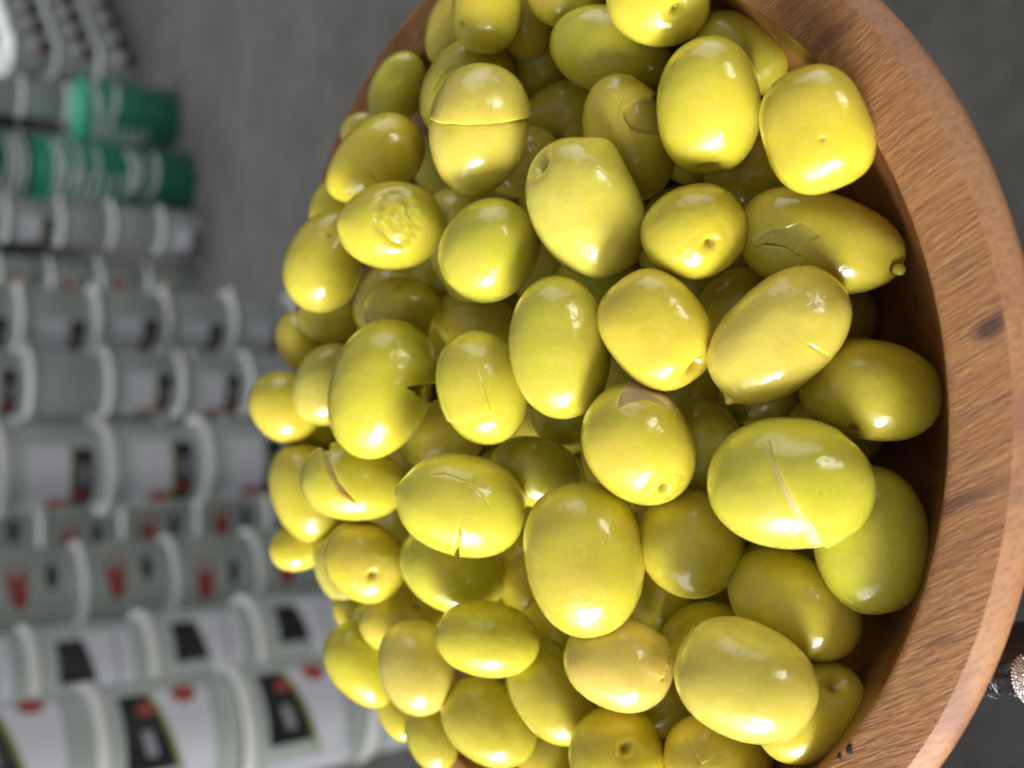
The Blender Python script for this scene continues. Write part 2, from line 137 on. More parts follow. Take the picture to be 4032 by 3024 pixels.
HIDDEN_OLIVES=[
((0.00177,0.07533,-0.01452),(0.914,-0.253,-0.316),(0.227,-0.325,0.918),(0.01204,0.01016)),
((-0.00309,0.03421,-0.0205),(0.173,-0.364,0.915),(0.959,-0.15,-0.242),(0.01174,0.00965)),
((-0.06222,0.01175,-0.02849),(-0.667,0.428,0.609),(0.491,-0.362,0.792),(0.01231,0.00987)),
((0.02915,0.05524,-0.02205),(-0.98,0.086,-0.178),(-0.198,-0.465,0.863),(0.01197,0.00894)),
((0.03272,0.03122,-0.02177),(0.036,-0.875,-0.482),(0.54,-0.389,0.746),(0.01154,0.00951)),
((0.03813,-0.0239,-0.02546),(-0.993,0.118,0.01),(-0.038,-0.399,0.916),(0.0134,0.01045)),
((-0.03953,-0.05001,-0.02897),(-0.573,-0.768,-0.287),(0.424,-0.577,0.698),(0.01083,0.00936)),
((-0.04128,0.04766,-0.0156),(-0.737,0.671,0.081),(0.12,0.013,0.993),(0.01372,0.01032)),
((0.04442,0.01634,-0.03238),(0.478,0.541,0.692),(0.329,-0.841,0.431),(0.0113,0.00968)),
((0.0174,-0.06158,-0.02849),(0.446,-0.324,-0.834),(0.674,-0.491,0.552),(0.01121,0.00915)),
((0.05095,-0.009,-0.02014),(-0.583,0.771,-0.257),(0.116,0.392,0.913),(0.01204,0.00906)),
((0.05475,0.00742,-0.01818),(-0.461,0.471,0.752),(0.602,-0.456,0.655),(0.01094,0.00933)),
((-0.00626,-0.06303,-0.02728),(0.217,-0.976,0.01),(0.499,0.12,0.858),(0.01023,0.00888)),
((-0.02418,0.00759,-0.02539),(-0.651,0.157,-0.743),(-0.341,-0.935,0.101),(0.01116,0.00938)),
((-0.04682,-0.02158,-0.03196),(0.048,0.99,-0.136),(0.635,0.075,0.769),(0.01236,0.00921)),
((0.05256,0.0302,-0.01418),(-0.325,0.864,-0.385),(0.468,0.501,0.728),(0.01274,0.01043)),
((0.0196,-0.00127,-0.03097),(-0.606,0.167,0.777),(0.664,-0.432,0.61),(0.01159,0.00975)),
((-0.00164,0.01069,-0.03321),(-0.707,-0.707,-0.012),(0.464,-0.476,0.747),(0.01106,0.00931)),
((0.01026,-0.01224,-0.01517),(0.375,0.841,-0.39),(0.768,-0.046,0.639),(0.01183,0.00908)),
((-0.01508,-0.012,-0.01746),(-0.767,-0.634,-0.098),(0.369,-0.56,0.742),(0.01191,0.00977)),
((-0.01505,0.02211,-0.03381),(-0.238,-0.835,-0.497),(0.507,-0.543,0.67),(0.01149,0.00928)),
((-0.07661,0.00427,-0.02046),(0.864,0.134,0.486),(-0.204,-0.788,0.581),(0.01099,0.00933)),
((-0.02873,-0.02531,-0.03412),(-0.879,-0.476,0.028),(0.317,-0.54,0.779),(0.01124,0.00962)),
((-0.05654,0.0345,-0.02194),(0.029,0.373,-0.927),(0.988,-0.153,-0.031),(0.01365,0.01031)),
((-0.02681,0.06032,-0.02294),(0.649,-0.504,-0.57),(0.463,-0.334,0.821),(0.01367,0.01041)),
((-0.0417,-0.00079,-0.01802),(-0.967,-0.209,-0.147),(0.011,-0.609,0.793),(0.01366,0.0104)),
((0.04451,0.042,-0.0285),(0.253,-0.122,0.96),(0.712,-0.648,-0.27),(0.01179,0.0099)),
((0.07032,-0.018,-0.0216),(-0.954,0.155,0.256),(0.186,-0.362,0.913),(0.01121,0.00963)),
((-0.02124,0.03858,-0.0257),(-0.169,-0.4,0.901),(0.982,-0.147,0.119),(0.01194,0.00923)),
((0.01579,0.02091,-0.03278),(-0.791,0.575,0.209),(0.168,-0.124,0.978),(0.01261,0.00935)),
((-0.02821,0.02301,-0.0161),(0.298,0.668,-0.681),(0.91,0.017,0.415),(0.01209,0.009)),
((0.00878,0.05398,-0.0315),(-0.18,-0.834,-0.522),(0.518,-0.532,0.67),(0.01228,0.00926)),
((-0.02107,-0.05175,-0.0311),(0.341,0.65,0.679),(0.435,-0.749,0.499),(0.01187,0.00974)),
((-0.00074,-0.01077,-0.0313),(0.862,-0.492,-0.121),(0.06,-0.139,0.988),(0.01384,0.0104)),
((-0.03546,0.02373,-0.0319),(0.688,0.549,-0.474),(0.689,-0.291,0.663),(0.01107,0.0096)),
((0.05834,-0.0294,-0.02808),(0.107,0.037,-0.994),(0.856,-0.512,0.073),(0.01079,0.00909)),
((0.07267,0.02663,-0.01599),(-0.302,0.007,-0.953),(0.569,-0.801,-0.187),(0.01334,0.01026)),
((-0.02801,-0.03125,-0.01632),(-0.545,-0.653,-0.526),(0.339,-0.746,0.574),(0.01189,0.00975)),
((0.0671,0.04846,-0.01535),(-0.402,-0.069,0.913),(0.845,-0.413,0.34),(0.01134,0.00939)),
((-0.0074,0.05864,-0.02951),(0.102,0.203,-0.974),(0.931,-0.365,0.022),(0.01206,0.00939)),
((-0.06587,-0.03451,-0.0242),(0.058,0.547,-0.835),(0.99,0.078,0.12),(0.01079,0.00887)),
((-0.07724,0.02268,-0.01815),(-0.963,0.118,0.243),(0.182,-0.378,0.908),(0.0115,0.00888)),
((0.02017,0.03972,-0.03219),(0.002,1,-0.014),(0.591,0.01,0.807),(0.01164,0.00989)),
((0.01971,-0.02111,-0.03427),(-0.952,-0.172,0.253),(0.305,-0.454,0.837),(0.0113,0.00957)),
((0.03535,-0.04413,-0.02778),(0.052,0.182,-0.982),(0.916,-0.4,-0.026),(0.01122,0.00958)),
((0.02535,0.07277,-0.02102),(-0.315,0.712,-0.628),(0.631,0.651,0.422),(0.01103,0.00921)),
((0.04747,0.06392,-0.01693),(-0.162,-0.359,-0.919),(0.564,-0.798,0.212),(0.01301,0.01012)),
((-0.033,-0.00843,-0.03456),(0.682,0.62,0.388),(0.284,-0.713,0.641),(0.01249,0.0094)),
((0.01692,0.01183,-0.01804),(0.47,-0.267,-0.841),(0.69,-0.483,0.539),(0.01254,0.00946)),
((0.03591,0.01153,-0.0152),(0.639,0.541,-0.547),(0.744,-0.255,0.617),(0.01331,0.01037)),
((-0.01377,-0.03287,-0.03168),(-0.122,-0.273,0.954),(0.957,-0.286,0.041),(0.01242,0.00924)),
((0.03938,-0.00665,-0.03382),(0.056,-0.919,-0.391),(0.537,-0.303,0.787),(0.01106,0.00898)),
((-0.01715,0.07812,-0.01762),(0.679,-0.562,0.473),(-0.285,0.392,0.875),(0.01203,0.01036)),
]

# ------------------------------------------------------------------ helpers
def tag(o, label=None, cat=None, group=None, kind=None):
    if label: o['label'] = label
    if cat: o['category'] = cat
    if group: o['group'] = group
    if kind: o['kind'] = kind
    return o
def empty(name, loc=(0, 0, 0), rz=0):
    o = bpy.data.objects.new(name, None); col.objects.link(o); o.location = loc; o.rotation_euler = (0, 0, rz)
    o.empty_display_size = .01
    return o
def link(name, me, mat=None, parent=None):
    if mat and not me.materials: me.materials.append(mat)
    o = bpy.data.objects.new(name, me); col.objects.link(o)
    if parent: o.parent = parent
    return o
def smooth(me):
    me.polygons.foreach_set('use_smooth', [True] * len(me.polygons)); me.update()
def mesh(name, verts, faces, sm=True):
    me = bpy.data.meshes.new(name); me.from_pydata(verts, [], faces); me.update()
    if sm: smooth(me)
    return me
def lathe(name, prof, seg=48, sm=True, closed_top=False, closed_bottom=False, wob=None, a0=0, a1=2 * math.pi):
    full = abs(a1 - a0 - 2 * math.pi) < 1e-6
    n = seg if full else seg + 1
    V, Fc = [], []
    for r, z in prof:
        for k in range(n):
            a = a0 + (a1 - a0) * k / seg
            rr = r * (1 + (wob(a, r, z) if wob else 0))
            V.append((rr * math.cos(a), rr * math.sin(a), z))
    for i in range(len(prof) - 1):
        for k in range(seg):
            k2 = (k + 1) % n
            Fc.append((i * n + k, i * n + k2, (i + 1) * n + k2, (i + 1) * n + k))
    if closed_top: Fc.append(tuple((len(prof) - 1) * n + k for k in range(n)))
    if closed_bottom: Fc.append(tuple(reversed([k for k in range(n)])))
    return mesh(name, V, Fc, sm)

class NT:
    """small helper to write node trees"""
    def __init__(s, name):
        s.m = bpy.data.materials.new(name); s.m.use_nodes = True
        s.t = s.m.node_tree; s.p = s.t.nodes['Principled BSDF']
    def n(s, typ, **kw):
        nd = s.t.nodes.new(typ)
        for k, v in kw.items():
            if k.startswith('i_'):
                key = k[2:]; key = int(key) if key.isdigit() else key.replace('_', ' ')
                if hasattr(v, 'is_linked'): s.t.links.new(v, nd.inputs[key])
                else: nd.inputs[key].default_value = v
            else: setattr(nd, k, v)
        return nd
    def ramp(s, fac, stops):
        nd = s.n('ShaderNodeValToRGB', i_0=fac); e = nd.color_ramp.elements
        while len(e) < len(stops): e.new(.5)
        for q, (p, c) in zip(e, stops):
            q.position = p; q.color = c if len(c) == 4 else (*c, 1)
        return nd.outputs[0]
    def mix(s, fac, a, b, mode='MIX'):
        nd = s.n('ShaderNodeMix', data_type='RGBA', blend_type=mode)
        for idx, v in ((0, fac), (6, a), (7, b)):
            if hasattr(v, 'is_linked'): s.t.links.new(v, nd.inputs[idx])
            else: nd.inputs[idx].default_value = v if idx == 0 else ((*v, 1) if len(v) == 3 else v)
        return nd.outputs[2]
    def math(s, op, a, b=0.0, clamp=False):
        nd = s.n('ShaderNodeMath', operation=op, use_clamp=clamp)
        for i, v in ((0, a), (1, b)):
            if hasattr(v, 'is_linked'): s.t.links.new(v, nd.inputs[i])
            else: nd.inputs[i].default_value = v
        return nd.outputs[0]
    def set(s, **kw):
        for k, v in kw.items():
            key = k.replace('_', ' ')
            if hasattr(v, 'is_linked'): s.t.links.new(v, s.p.inputs[key])
            else: s.p.inputs[key].default_value = v
    def noise(s, vec, scale, detail=3, rough=.55, dist=0.0):
        return s.n('ShaderNodeTexNoise', i_Vector=vec, i_Scale=scale, i_Detail=detail, i_Roughness=rough, i_Distortion=dist).outputs[0]
    def bump(s, height, strength, dist, normal=None):
        nd = s.n('ShaderNodeBump', i_Height=height, i_Strength=strength, i_Distance=dist)
        if normal: s.t.links.new(normal, nd.inputs['Normal'])
        return nd.outputs[0]
    def obj(s): return s.n('ShaderNodeTexCoord').outputs['Object']
    def mapping(s, vec, scale=(1, 1, 1), rot=(0, 0, 0), loc=(0, 0, 0)):
        return s.n('ShaderNodeMapping', i_Vector=vec, i_Scale=scale, i_Rotation=rot, i_Location=loc).outputs[0]

def plain(name, c, rough=.5, **kw):
    t = NT(name); t.set(Base_Color=(*c, 1), Roughness=rough, **kw); return t.m

# ------------------------------------------------------------------ materials
def m_concrete():
    t = NT('concrete'); v = t.obj()
    a = t.noise(v, 3.2, 5, .6); b = t.noise(v, 22, 4, .6); c = t.noise(v, .9, 3, .5, .4)
    x = t.math('ADD', t.math('MULTIPLY', a, .5), t.math('ADD', t.math('MULTIPLY', b, .2), t.math('MULTIPLY', c, .3)))
    colr = t.ramp(x, [(.34, (.036, .034, .031)), (.48, (.062, .059, .054)), (.60, (.080, .077, .071)), (.72, (.120, .115, .107))])
    blot = t.noise(v, 11, 5, .7, .3)
    colr = t.mix(t.ramp(blot, [(.36, (.5, .5, .5)), (.50, (0, 0, 0))]), colr, (.038, .036, .033))
    colr = t.mix(t.ramp(blot, [(.56, (0, 0, 0)), (.70, (.35, .35, .35))]), colr, (.12, .114, .105))
    spots = t.n('ShaderNodeTexVoronoi', i_Vector=v, i_Scale=5.0).outputs['Distance']
    colr = t.mix(t.ramp(spots, [(.05, (.75, .75, .75)), (.16, (0, 0, 0))]), colr, (.045, .043, .042))
    t.set(Base_Color=colr, Roughness=.75); t.set(Normal=t.bump(b, .25, .01))
    return t.m

GRAIN = math.atan2(-.866, .5)          # direction the fibres run in the bowl's own plane
def m_wood(kind):
    t = NT('wood_' + kind); v = t.obj()
    g = t.mapping(t.mapping(v, rot=(0, 0, -GRAIN)), (1, 1, 1))         # x along the fibre
    warp = t.n('ShaderNodeTexNoise', i_Vector=t.mapping(g, (30, 60, 60)), i_Scale=1.0, i_Detail=2.0).outputs['Color']
    gw = t.n('ShaderNodeVectorMath', operation='MULTIPLY_ADD', i_0=warp, i_1=(.003, .0013, .0013), i_2=g).outputs[0]
    fib = t.noise(t.mapping(gw, (280, 3000, 3000)), 1.0, 3, .6)
    fib2 = t.noise(t.mapping(gw, (80, 1250, 1250)), 1.0, 4, .65)
    bands = t.noise(t.mapping(gw, (9, 170, 170)), 1.0, 4, .6)
    wide = t.noise(t.mapping(gw, (6, 22, 22)), 1.0, 2, .5)
    base = t.ramp(t.math('ADD', t.math('MULTIPLY', bands, .6), t.math('MULTIPLY', wide, .4)),
                  [(.28, (.25, .094, .032)), (.45, (.345, .150, .050)), (.60, (.395, .185, .064)), (.78, (.45, .222, .085))])
    if kind == 'rim':
        base = t.mix(t.ramp(fib2, [(.34, (.6, .6, .6)), (.50, (0, 0, 0))]), base, (.17, .068, .034))
        base = t.mix(t.ramp(fib, [(.30, (.85, .85, .85)), (.50, (0, 0, 0))]), base, (.17, .068, .036))
        base = t.mix(t.ramp(fib, [(.56, (0, 0, 0)), (.72, (.7, .7, .7))]), base, (.54, .29, .135))
        # knot and two dark heart streaks
        for (kx, ky, rad, sx, colr) in KNOTS:
            q = t.mapping(v, loc=(-kx, -ky, 0)); q = t.mapping(q, rot=(0, 0, -GRAIN)); q = t.mapping(q, (sx, 1, 1))
            wv = t.n('ShaderNodeVectorMath', operation='MULTIPLY_ADD', i_0=warp, i_1=(.006, .004, 0), i_2=q).outputs[0]
            d = t.n('ShaderNodeVectorMath', operation='LENGTH', i_0=t.n('ShaderNodeVectorMath', operation='ADD', i_0=wv, i_1=(-.003, -.002, 0)).outputs[0]).outputs['Value']
            base = t.mix(t.n('ShaderNodeMapRange', i_0=d, i_1=rad * .35, i_2=rad, i_3=.88, i_4=0.0).outputs[0], base, colr)
        h = t.math('ADD', t.math('MULTIPLY', fib, .6), t.math('MULTIPLY', fib2, .6))
        t.set(Base_Color=base, Roughness=.62, Normal=t.bump(h, .85, .0007), Specular_IOR_Level=.35)
    elif kind == 'outer':
        rings = t.n('ShaderNodeTexWave', i_Vector=t.mapping(gw, (20, 240, 240)), i_Scale=.5, i_Distortion=3.0, i_Detail=2.0).outputs[1]
        base = t.mix(.35, base, (.47, .245, .135))
        base = t.mix(t.ramp(rings, [(.0, (.75, .75, .75)), (.35, (0, 0, 0))]), base, (.25, .11, .065))
        base = t.mix(t.ramp(fib2, [(.36, (.6, .6, .6)), (.52, (0, 0, 0))]), base, (.22, .095, .055))
        t.set(Base_Color=base, Roughness=.58, Normal=t.bump(fib2, .35, .0004), Specular_IOR_Level=.5)
    else:  # inside, soaked dark by the brine
        rings = t.n('ShaderNodeTexWave', i_Vector=t.mapping(gw, (25, 200, 200)), i_Scale=.5, i_Distortion=5.0, i_Detail=3.0).outputs[1]
        base = t.mix(t.ramp(rings, [(.0, (.6, .6, .6)), (.4, (0, 0, 0))]), base, (.13, .052, .022))
        base = t.mix(.4, base, (.22, .095, .036))
        t.set(Base_Color=base, Roughness=.24, Normal=t.bump(fib2, .25, .0004), Specular_IOR_Level=.5)
    return t.m

def m_olive():
    t = NT('olive_skin'); v = t.obj()
    tint = t.n('ShaderNodeAttribute', attribute_name='tint').outputs['Color']
    flesh = t.n('ShaderNodeAttribute', attribute_name='flesh').outputs['Fac']
    stain = t.n('ShaderNodeAttribute', attribute_name='stain').outputs['Fac']
    rnd = t.n('ShaderNodeObjectInfo').outputs['Random']
    vv = t.n('ShaderNodeVectorMath', operation='ADD', i_0=v, i_1=t.n('ShaderNodeCombineXYZ', i_0=rnd, i_1=rnd, i_2=rnd).outputs[0]).outputs[0]
    mott = t.noise(vv, 120, 4, .55, .6)
    c = t.mix(t.ramp(mott, [(.42, (0, 0, 0)), (.70, (.40, .40, .40))]), tint, (.62, .45, .10))
    mott2 = t.noise(vv, 75, 3, .5, .3)
    c = t.mix(t.ramp(mott2, [(.30, (.30, .30, .30)), (.50, (0, 0, 0))]), c, (.42, .38, .02))
    vor = t.n('ShaderNodeTexVoronoi', i_Vector=vv, i_Scale=430.0, i_Randomness=1.0).outputs['Distance']
    gate = t.ramp(t.noise(vv, 150, 2), [(.52, (0, 0, 0)), (.66, (1, 1, 1))])
    speck = t.math('MULTIPLY', t.ramp(vor, [(.09, (1, 1, 1)), (.17, (0, 0, 0))]), gate)
    c = t.mix(t.math('MULTIPLY', speck, .5), c, (.78, .68, .28))
    vor2 = t.n('ShaderNodeTexVoronoi', i_Vector=vv, i_Scale=95.0).outputs['Distance']
    c = t.mix(t.ramp(vor2, [(.02, (.5, .5, .5)), (.055, (0, 0, 0))]), c, (.42, .20, .05))
    c = t.mix(flesh, c, (.70, .57, .31))
    c = t.mix(stain, c, (.22, .10, .02))
    fine = t.noise(vv, 900, 3, .6); soft = t.noise(vv, 210, 3, .5)
    nb = t.bump(soft, .30, .0010); nb = t.bump(fine, .10, .00025, nb)
    rough = t.n('ShaderNodeMapRange', i_0=t.noise(vv, 330, 3), i_1=.35, i_2=.7, i_3=.20, i_4=.36).outputs[0]
    t.set(Base_Color=c, Roughness=rough, Normal=nb, Specular_IOR_Level=.28, Coat_Weight=1.0, Coat_Roughness=.03, Coat_IOR=1.42)
    t.set(Subsurface_Weight=.65, Subsurface_Scale=.0042, Subsurface_Radius=(1.0, .65, .05))
    wr = t.noise(t.mapping(vv, (140, 900, 900), (.4, .3, 0)), 1.0, 3, .6, .8)
    cn = t.bump(t.noise(vv, 200, 2, .5, .5), .55, .0009); cn = t.bump(wr, .22, .0003, cn)
    t.set(Coat_Normal=cn)
    return t.m

KNOTS = [(.0141, -.1082, .0024, .60, (.045, .015, .012)), (-.0133, -.1050, .0019, .13, (.13, .048, .026)), (.068, -.081, .0020, .14, (.20, .075, .040)), (-.040, -.098, .0010, .14, (.17, .066, .038))]
MAT = dict(concrete=m_concrete(), rim=m_wood('rim'), outer=m_wood('outer'), inner=m_wood('inner'), olive=m_olive())

# ------------------------------------------------------------------ floor
bm = bmesh.new(); bmesh.ops.create_grid(bm, x_segments=40, y_segments=40, size=20)
me = bpy.data.meshes.new('floor'); bm.to_mesh(me); bm.free()
tag(link('floor', me, MAT['concrete']), kind='structure')

# ------------------------------------------------------------------ bowl
bowl = empty('wooden_bowl')
bw = Matrix((Vector(BOWL_X), Vector(BOWL_Y), Vector(BOWL_Z))).transposed().to_4x4(); bw.translation = Vector(BOWL_ORIGIN)
base_drop = Matrix.Translation((0, 0, -.056))
bowl.matrix_world = bw @ base_drop
tag(bowl, 'round turned wooden bowl with a broad rough-grained rim, heaped with green olives', 'bowl')
bowl_inv = Matrix.Translation((0, 0, .056))
def wobble(a, r, z): return .0012 * math.sin(5 * a + 2.0) + .0005 * math.sin(11 * a)
SEG = 220
rim_out, rim_in = .1116, .1008
def bowlpart(name, prof, mat):
    o = link(name, lathe(name, prof, SEG, wob=wobble), mat, bowl); o.location = (0, 0, .056); return o
bowlpart('outer_wall', [(.001, -.0555), (.052, -.056), (.056, -.054), (.078, -.049), (.096, -.037), (.107, -.021), (.1125, -.010), (.1146, -.0052), (.1150, -.0036), (.1147, -.0024), (.1138, -.0014), (rim_out, 0)], MAT['outer'])
bowlpart('rim', [(rim_out, 0), (.1105, .0001), (.108, .0002), (.105, .0002), (.1022, .0001), (.1012, 0), (rim_in, -.0003)], MAT['rim'])
bowlpart('inner_wall', [(rim_in, -.0003), (.1004, -.0012), (.0995, -.004), (.096, -.012), (.0895, -.022), (.079, -.032), (.063, -.0395), (.04, -.043), (.001, -.044)], MAT['inner'])

# ------------------------------------------------------------------ olives
def ico(sub):
    bm = bmesh.new(); bmesh.ops.create_icosphere(bm, subdivisions=sub, radius=1)
    V = np.array([v.co[:] for v in bm.verts]); Fc = [tuple(v.index for v in f.verts) for f in bm.faces]; bm.free()
    V = V / np.linalg.norm(V, axis=1)[:, None]
    if sub >= 5:                                          # more vertices on the side where the cuts are
        th = np.arccos(np.clip(V[:, 2], -1, 1)); t2 = math.pi * (th / math.pi) ** 1.6; xy = V[:, :2] / (np.linalg.norm(V[:, :2], axis=1)[:, None] + 1e-12)
        V = np.concatenate([xy * np.sin(t2)[:, None], np.cos(t2)[:, None]], 1)
    return V, Fc
ICO = {}
TINTS = dict(y=(.65, .56, .045), g=(.585, .54, .052), o=(.565, .50, .052), p=(.66, .575, .100), b=(.64, .53, .055), k=(.68, .55, .130))
def sstep(x, a, b):
    t = np.clip((x - a) / (b - a), 0, 1); return t * t * (3 - 2 * t)
def polyline_dist(P, pts):
    best = np.full(len(P), 1e9); side = np.zeros(len(P)); par = np.zeros(len(P)); vec = np.zeros((len(P), 2))
    pts = np.array(pts); L = np.linalg.norm(np.diff(pts, axis=0), axis=1); cum = np.concatenate([[0], np.cumsum(L)])
    for i in range(len(pts) - 1):
        a, d = pts[i], pts[i + 1] - pts[i]
        t = np.clip(((P - a) @ d) / (d @ d), 0, 1); q = a + t[:, None] * d
        dd = np.linalg.norm(P - q, axis=1); cr = d[0] * (P[:, 1] - a[1]) - d[1] * (P[:, 0] - a[0])
        k = dd < best; vec[k] = (q - P)[k]; best[k] = dd[k]; side[k] = cr[k]; par[k] = (cum[i] + t[k] * L[i]) / cum[-1]
    return best, side, par, vec
def poly_sdf(P, pts):
    pts = np.array(pts); d, _, _, _ = polyline_dist(P, np.vstack([pts, pts[:1]]))
    ins = np.zeros(len(P), bool); n = len(pts); j = n - 1
    for i in range(n):
        xi, yi = pts[i]; xj, yj = pts[j]
        cond = ((yi > P[:, 1]) != (yj > P[:, 1])) & (P[:, 0] < (xj - xi) * (P[:, 1] - yi) / (yj - yi + 1e-12) + xi)
        ins ^= cond; j = i
    return np.where(ins, -d, d)
def olive_mesh(name, a, b, tint, shape, feats, seed, sub):
    if sub not in ICO: ICO[sub] = ico(sub)
    S, Fc = ICO[sub]
    rg = np.random.default_rng(seed)
    p, egg = shape
    r = (np.abs(S) ** p).sum(1) ** (-1 / p)
    for k in range(5):                                    # gentle lumps
        d = rg.normal(size=3); d /= np.linalg.norm(d); f = rg.uniform(1.2, 3.2)
        r += rg.uniform(.008, .025) * np.sin(f * (S @ d) + rg.uniform(0, 6.3))
    d = rg.normal(size=3); d /= np.linalg.norm(d)         # one flat or slightly dished side
    r -= .02 * sstep(S @ d, .55, 1.0)
    mm = math.sqrt(a * b)
    Q = np.stack([S[:, 0] * a / mm, -S[:, 1] * b / mm], 1); front = S[:, 2] > -.15; front2 = S[:, 2] > -.5
    flesh = np.zeros(len(S)); stain = np.zeros(len(S)); dr = np.zeros(len(S)); slide = np.zeros((len(S), 2)); caps = []
    jit = sum(.012 * np.sin((rg.normal(size=3) * 14) @ S.T + rg.uniform(0, 6)) for _ in range(4))
    oval_dir = rg.normal(size=3); oval_dir[2] *= .2; oval_dir /= np.linalg.norm(oval_dir)
    def dist(u, v):
        x, y = u * mm / a, -v * mm / b; q2 = x * x + y * y
        if q2 > .985: s_ = math.sqrt(.985 / q2); x *= s_; y *= s_; q2 = .985
        c = np.array([x, y, math.sqrt(1 - q2)])
        w = (S - c) * np.array([a, b, b]) / mm
        if oval_dir is not None: w = w - (w @ oval_dir)[:, None] * oval_dir * .30
        return np.linalg.norm(w, axis=1)
    for ft in feats:
        k = ft[0]
        if k == 'dimple':
            _, u, v, rad, dep = ft; d = dist(u, v) + .35 * jit
            dr -= dep * (.5 * np.exp(-1.1 * (d / rad) ** 2) + .5 * (1 - sstep(d, rad * .10, rad * .75)))
            stain = np.maximum(stain, .7 * (1 - sstep(d, 0, rad * .5)))
        elif k == 'dent':
            _, u, v, rad, dep = ft; d = dist(u, v); dr -= dep * np.exp(-(d / rad) ** 2)
        elif k == 'bump':
            _, u, v, rad, dep = ft; d = dist(u, v); dr += dep * np.exp(-(d / rad) ** 2)
        elif k == 'ring':
            _, u, v, rad, dep, wd = ft; d = dist(u, v) + 1.2 * jit; dr -= dep * np.exp(-((d - rad) / wd) ** 2)
        elif k == 'stain':
            _, u, v, rad = ft; stain = np.maximum(stain, .8 * (1 - sstep(dist(u, v) + jit, rad * .2, rad * 1.4)))
        elif k == 'slit':
            _, pts, lift, wd, fw = ft
            d, side, par, vec = polyline_dist(Q + .18 * jit[:, None], pts)
            if lift < 0: side = -side; lift = -lift
            tp = sstep(par, 0, .18) * (1 - sstep(par, .88, 1.0)) if fw == 0 else sstep(par, 0, .35) * (1 - sstep(par, .97, 1.0))
            up = side < 0; tp = tp * front; vn = vec / (d[:, None] + 1e-9)
            dr += np.where(up, .5 * lift * np.exp(-d / wd) * tp, -(.75 * lift * np.exp(-d / (wd * .4)) + (.045 if not fw else .02) * min(1, lift / .05) * np.exp(-(d / .03) ** 2)) * tp)
            ov = np.where(up, (min(.05, .4 * lift + .008)) * np.exp(-d / .07) * tp, 0)      # the upper lip overhangs
            slide += vn * (ov + np.where(up & (d < .010), d * tp, 0))[:, None]
            if fw: flesh = np.maximum(flesh, np.where(~up, tp * (1 - sstep(d, fw * .55 * (.3 + .7 * par), fw * (.3 + .7 * par))), 0))
            stain = np.maximum(stain, np.where(~up, (.55 if not fw else .2) * min(1, lift / .03) * tp * (1 - sstep(d, .0, .022)), 0))
        elif k == 'cap':                                  # sliced flat, pale flesh showing
            _, pts, z0, fl = ft
            sd = poly_sdf(Q + .2 * jit[:, None], pts); ins = (1 - sstep(sd, -.008, .008)) * front
            caps.append((ins, z0)); flesh = np.maximum(flesh, fl * ins)
        elif k == 'poly':
            _, pts, dep, fl = ft
            sd = poly_sdf(Q + .45 * jit[:, None], pts); ins = (1 - sstep(sd, -.022, .012)) * front2
            dr -= dep * ins; flesh = np.maximum(flesh, fl * ins)
            dr += .18 * dep * np.exp(-np.abs(sd) / .08) * (sd > 0) * front * min(1, .06 / dep)
    r = r + dr
    P = S * r[:, None]
    P[:, 0] += slide[:, 0] * mm / a; P[:, 1] -= slide[:, 1] * mm / b
    for ins, z0 in caps: P[:, 2] = np.where(ins > 0, P[:, 2] * (1 - ins) + np.minimum(P[:, 2], z0) * ins, P[:, 2])
    tp = 1 + egg * P[:, 0]; P[:, 1] *= tp; P[:, 2] *= tp
    P *= np.array([a, b, b * .98])
    me = mesh(name, P.tolist(), Fc)
    T = np.array(TINTS[tint]) * (1 + rg.uniform(-.07, .07)) * (1 + np.array([rg.uniform(-.06, .06), 0, 0]))
    d = rg.normal(size=3); d /= np.linalg.norm(d)
    gr = sstep(S @ d, -.2, 1.0)[:, None] * rg.uniform(.15, .55)                     # one greener or riper cheek
    alt = np.array(TINTS[rg.choice(list('ygopbg'))])
    colr = np.concatenate([T * (1 - gr) + alt * gr, np.ones((len(S), 1))], 1)
    for nm, typ, arr, key in (('tint', 'FLOAT_COLOR', colr, 'color'), ('flesh', 'FLOAT', flesh, 'value'), ('stain', 'FLOAT', stain, 'value')):
        at = me.attributes.new(nm, typ, 'POINT'); at.data.foreach_set(key, np.ascontiguousarray(arr, dtype=np.float32).ravel())
    me.materials.append(MAT['olive'])
    return me
def olive_matrix(c, e1, e3):
    x = Vector(e1).normalized(); z = Vector(e3); z = (z - x * z.dot(x)).normalized(); y = z.cross(x)
    mm = Matrix((x, y, z)).transposed().to_4x4(); mm.translation = Vector(c); return bw @ mm
BIG = {12, 17, 34, 37, 44, 46, 56, 62, 64}
OLIVE_GROUP = 'green olives heaped in the wooden bowl'
nubs = {}
for (oid, c, e1, e3, ab, tint, shape, label, feats) in OLIVES:
    sub = 7 if oid in BIG else (6 if ab[1] > .0085 or feats else 5)
    o = link('olive', olive_mesh('olive', ab[0], ab[1], tint, shape, feats, oid * 7 + 1, sub))
    o.matrix_world = olive_matrix(c, e1, e3)
    tag(o, label, 'olive', OLIVE_GROUP); nubs[oid] = o
variants = [olive_mesh('olive', 1.22, 1.0, t_, (2.08, .03), [], 900 + i, 5) for i, t_ in enumerate('oogb')]
for i, (c, e1, e3, ab) in enumerate(HIDDEN_OLIVES):
    o = link('olive', variants[i % 4]); o.matrix_world = olive_matrix(c, e1, e3) @ Matrix.Scale(ab[1], 4)
    tag(o, 'dark olive buried deep in the heap, glimpsed through gaps between upper olives', 'olive', OLIVE_GROUP + ', buried')
# ------------------------------------------------------------------ the long scarred olive keeps its little stem nub
nub = link('stem_nub', olive_mesh('stem_nub', .0013, .0011, 'o', (2.2, .1), [], 77, 3), None, nubs[44])
nub.location = (.0151, -.0017, .0030)

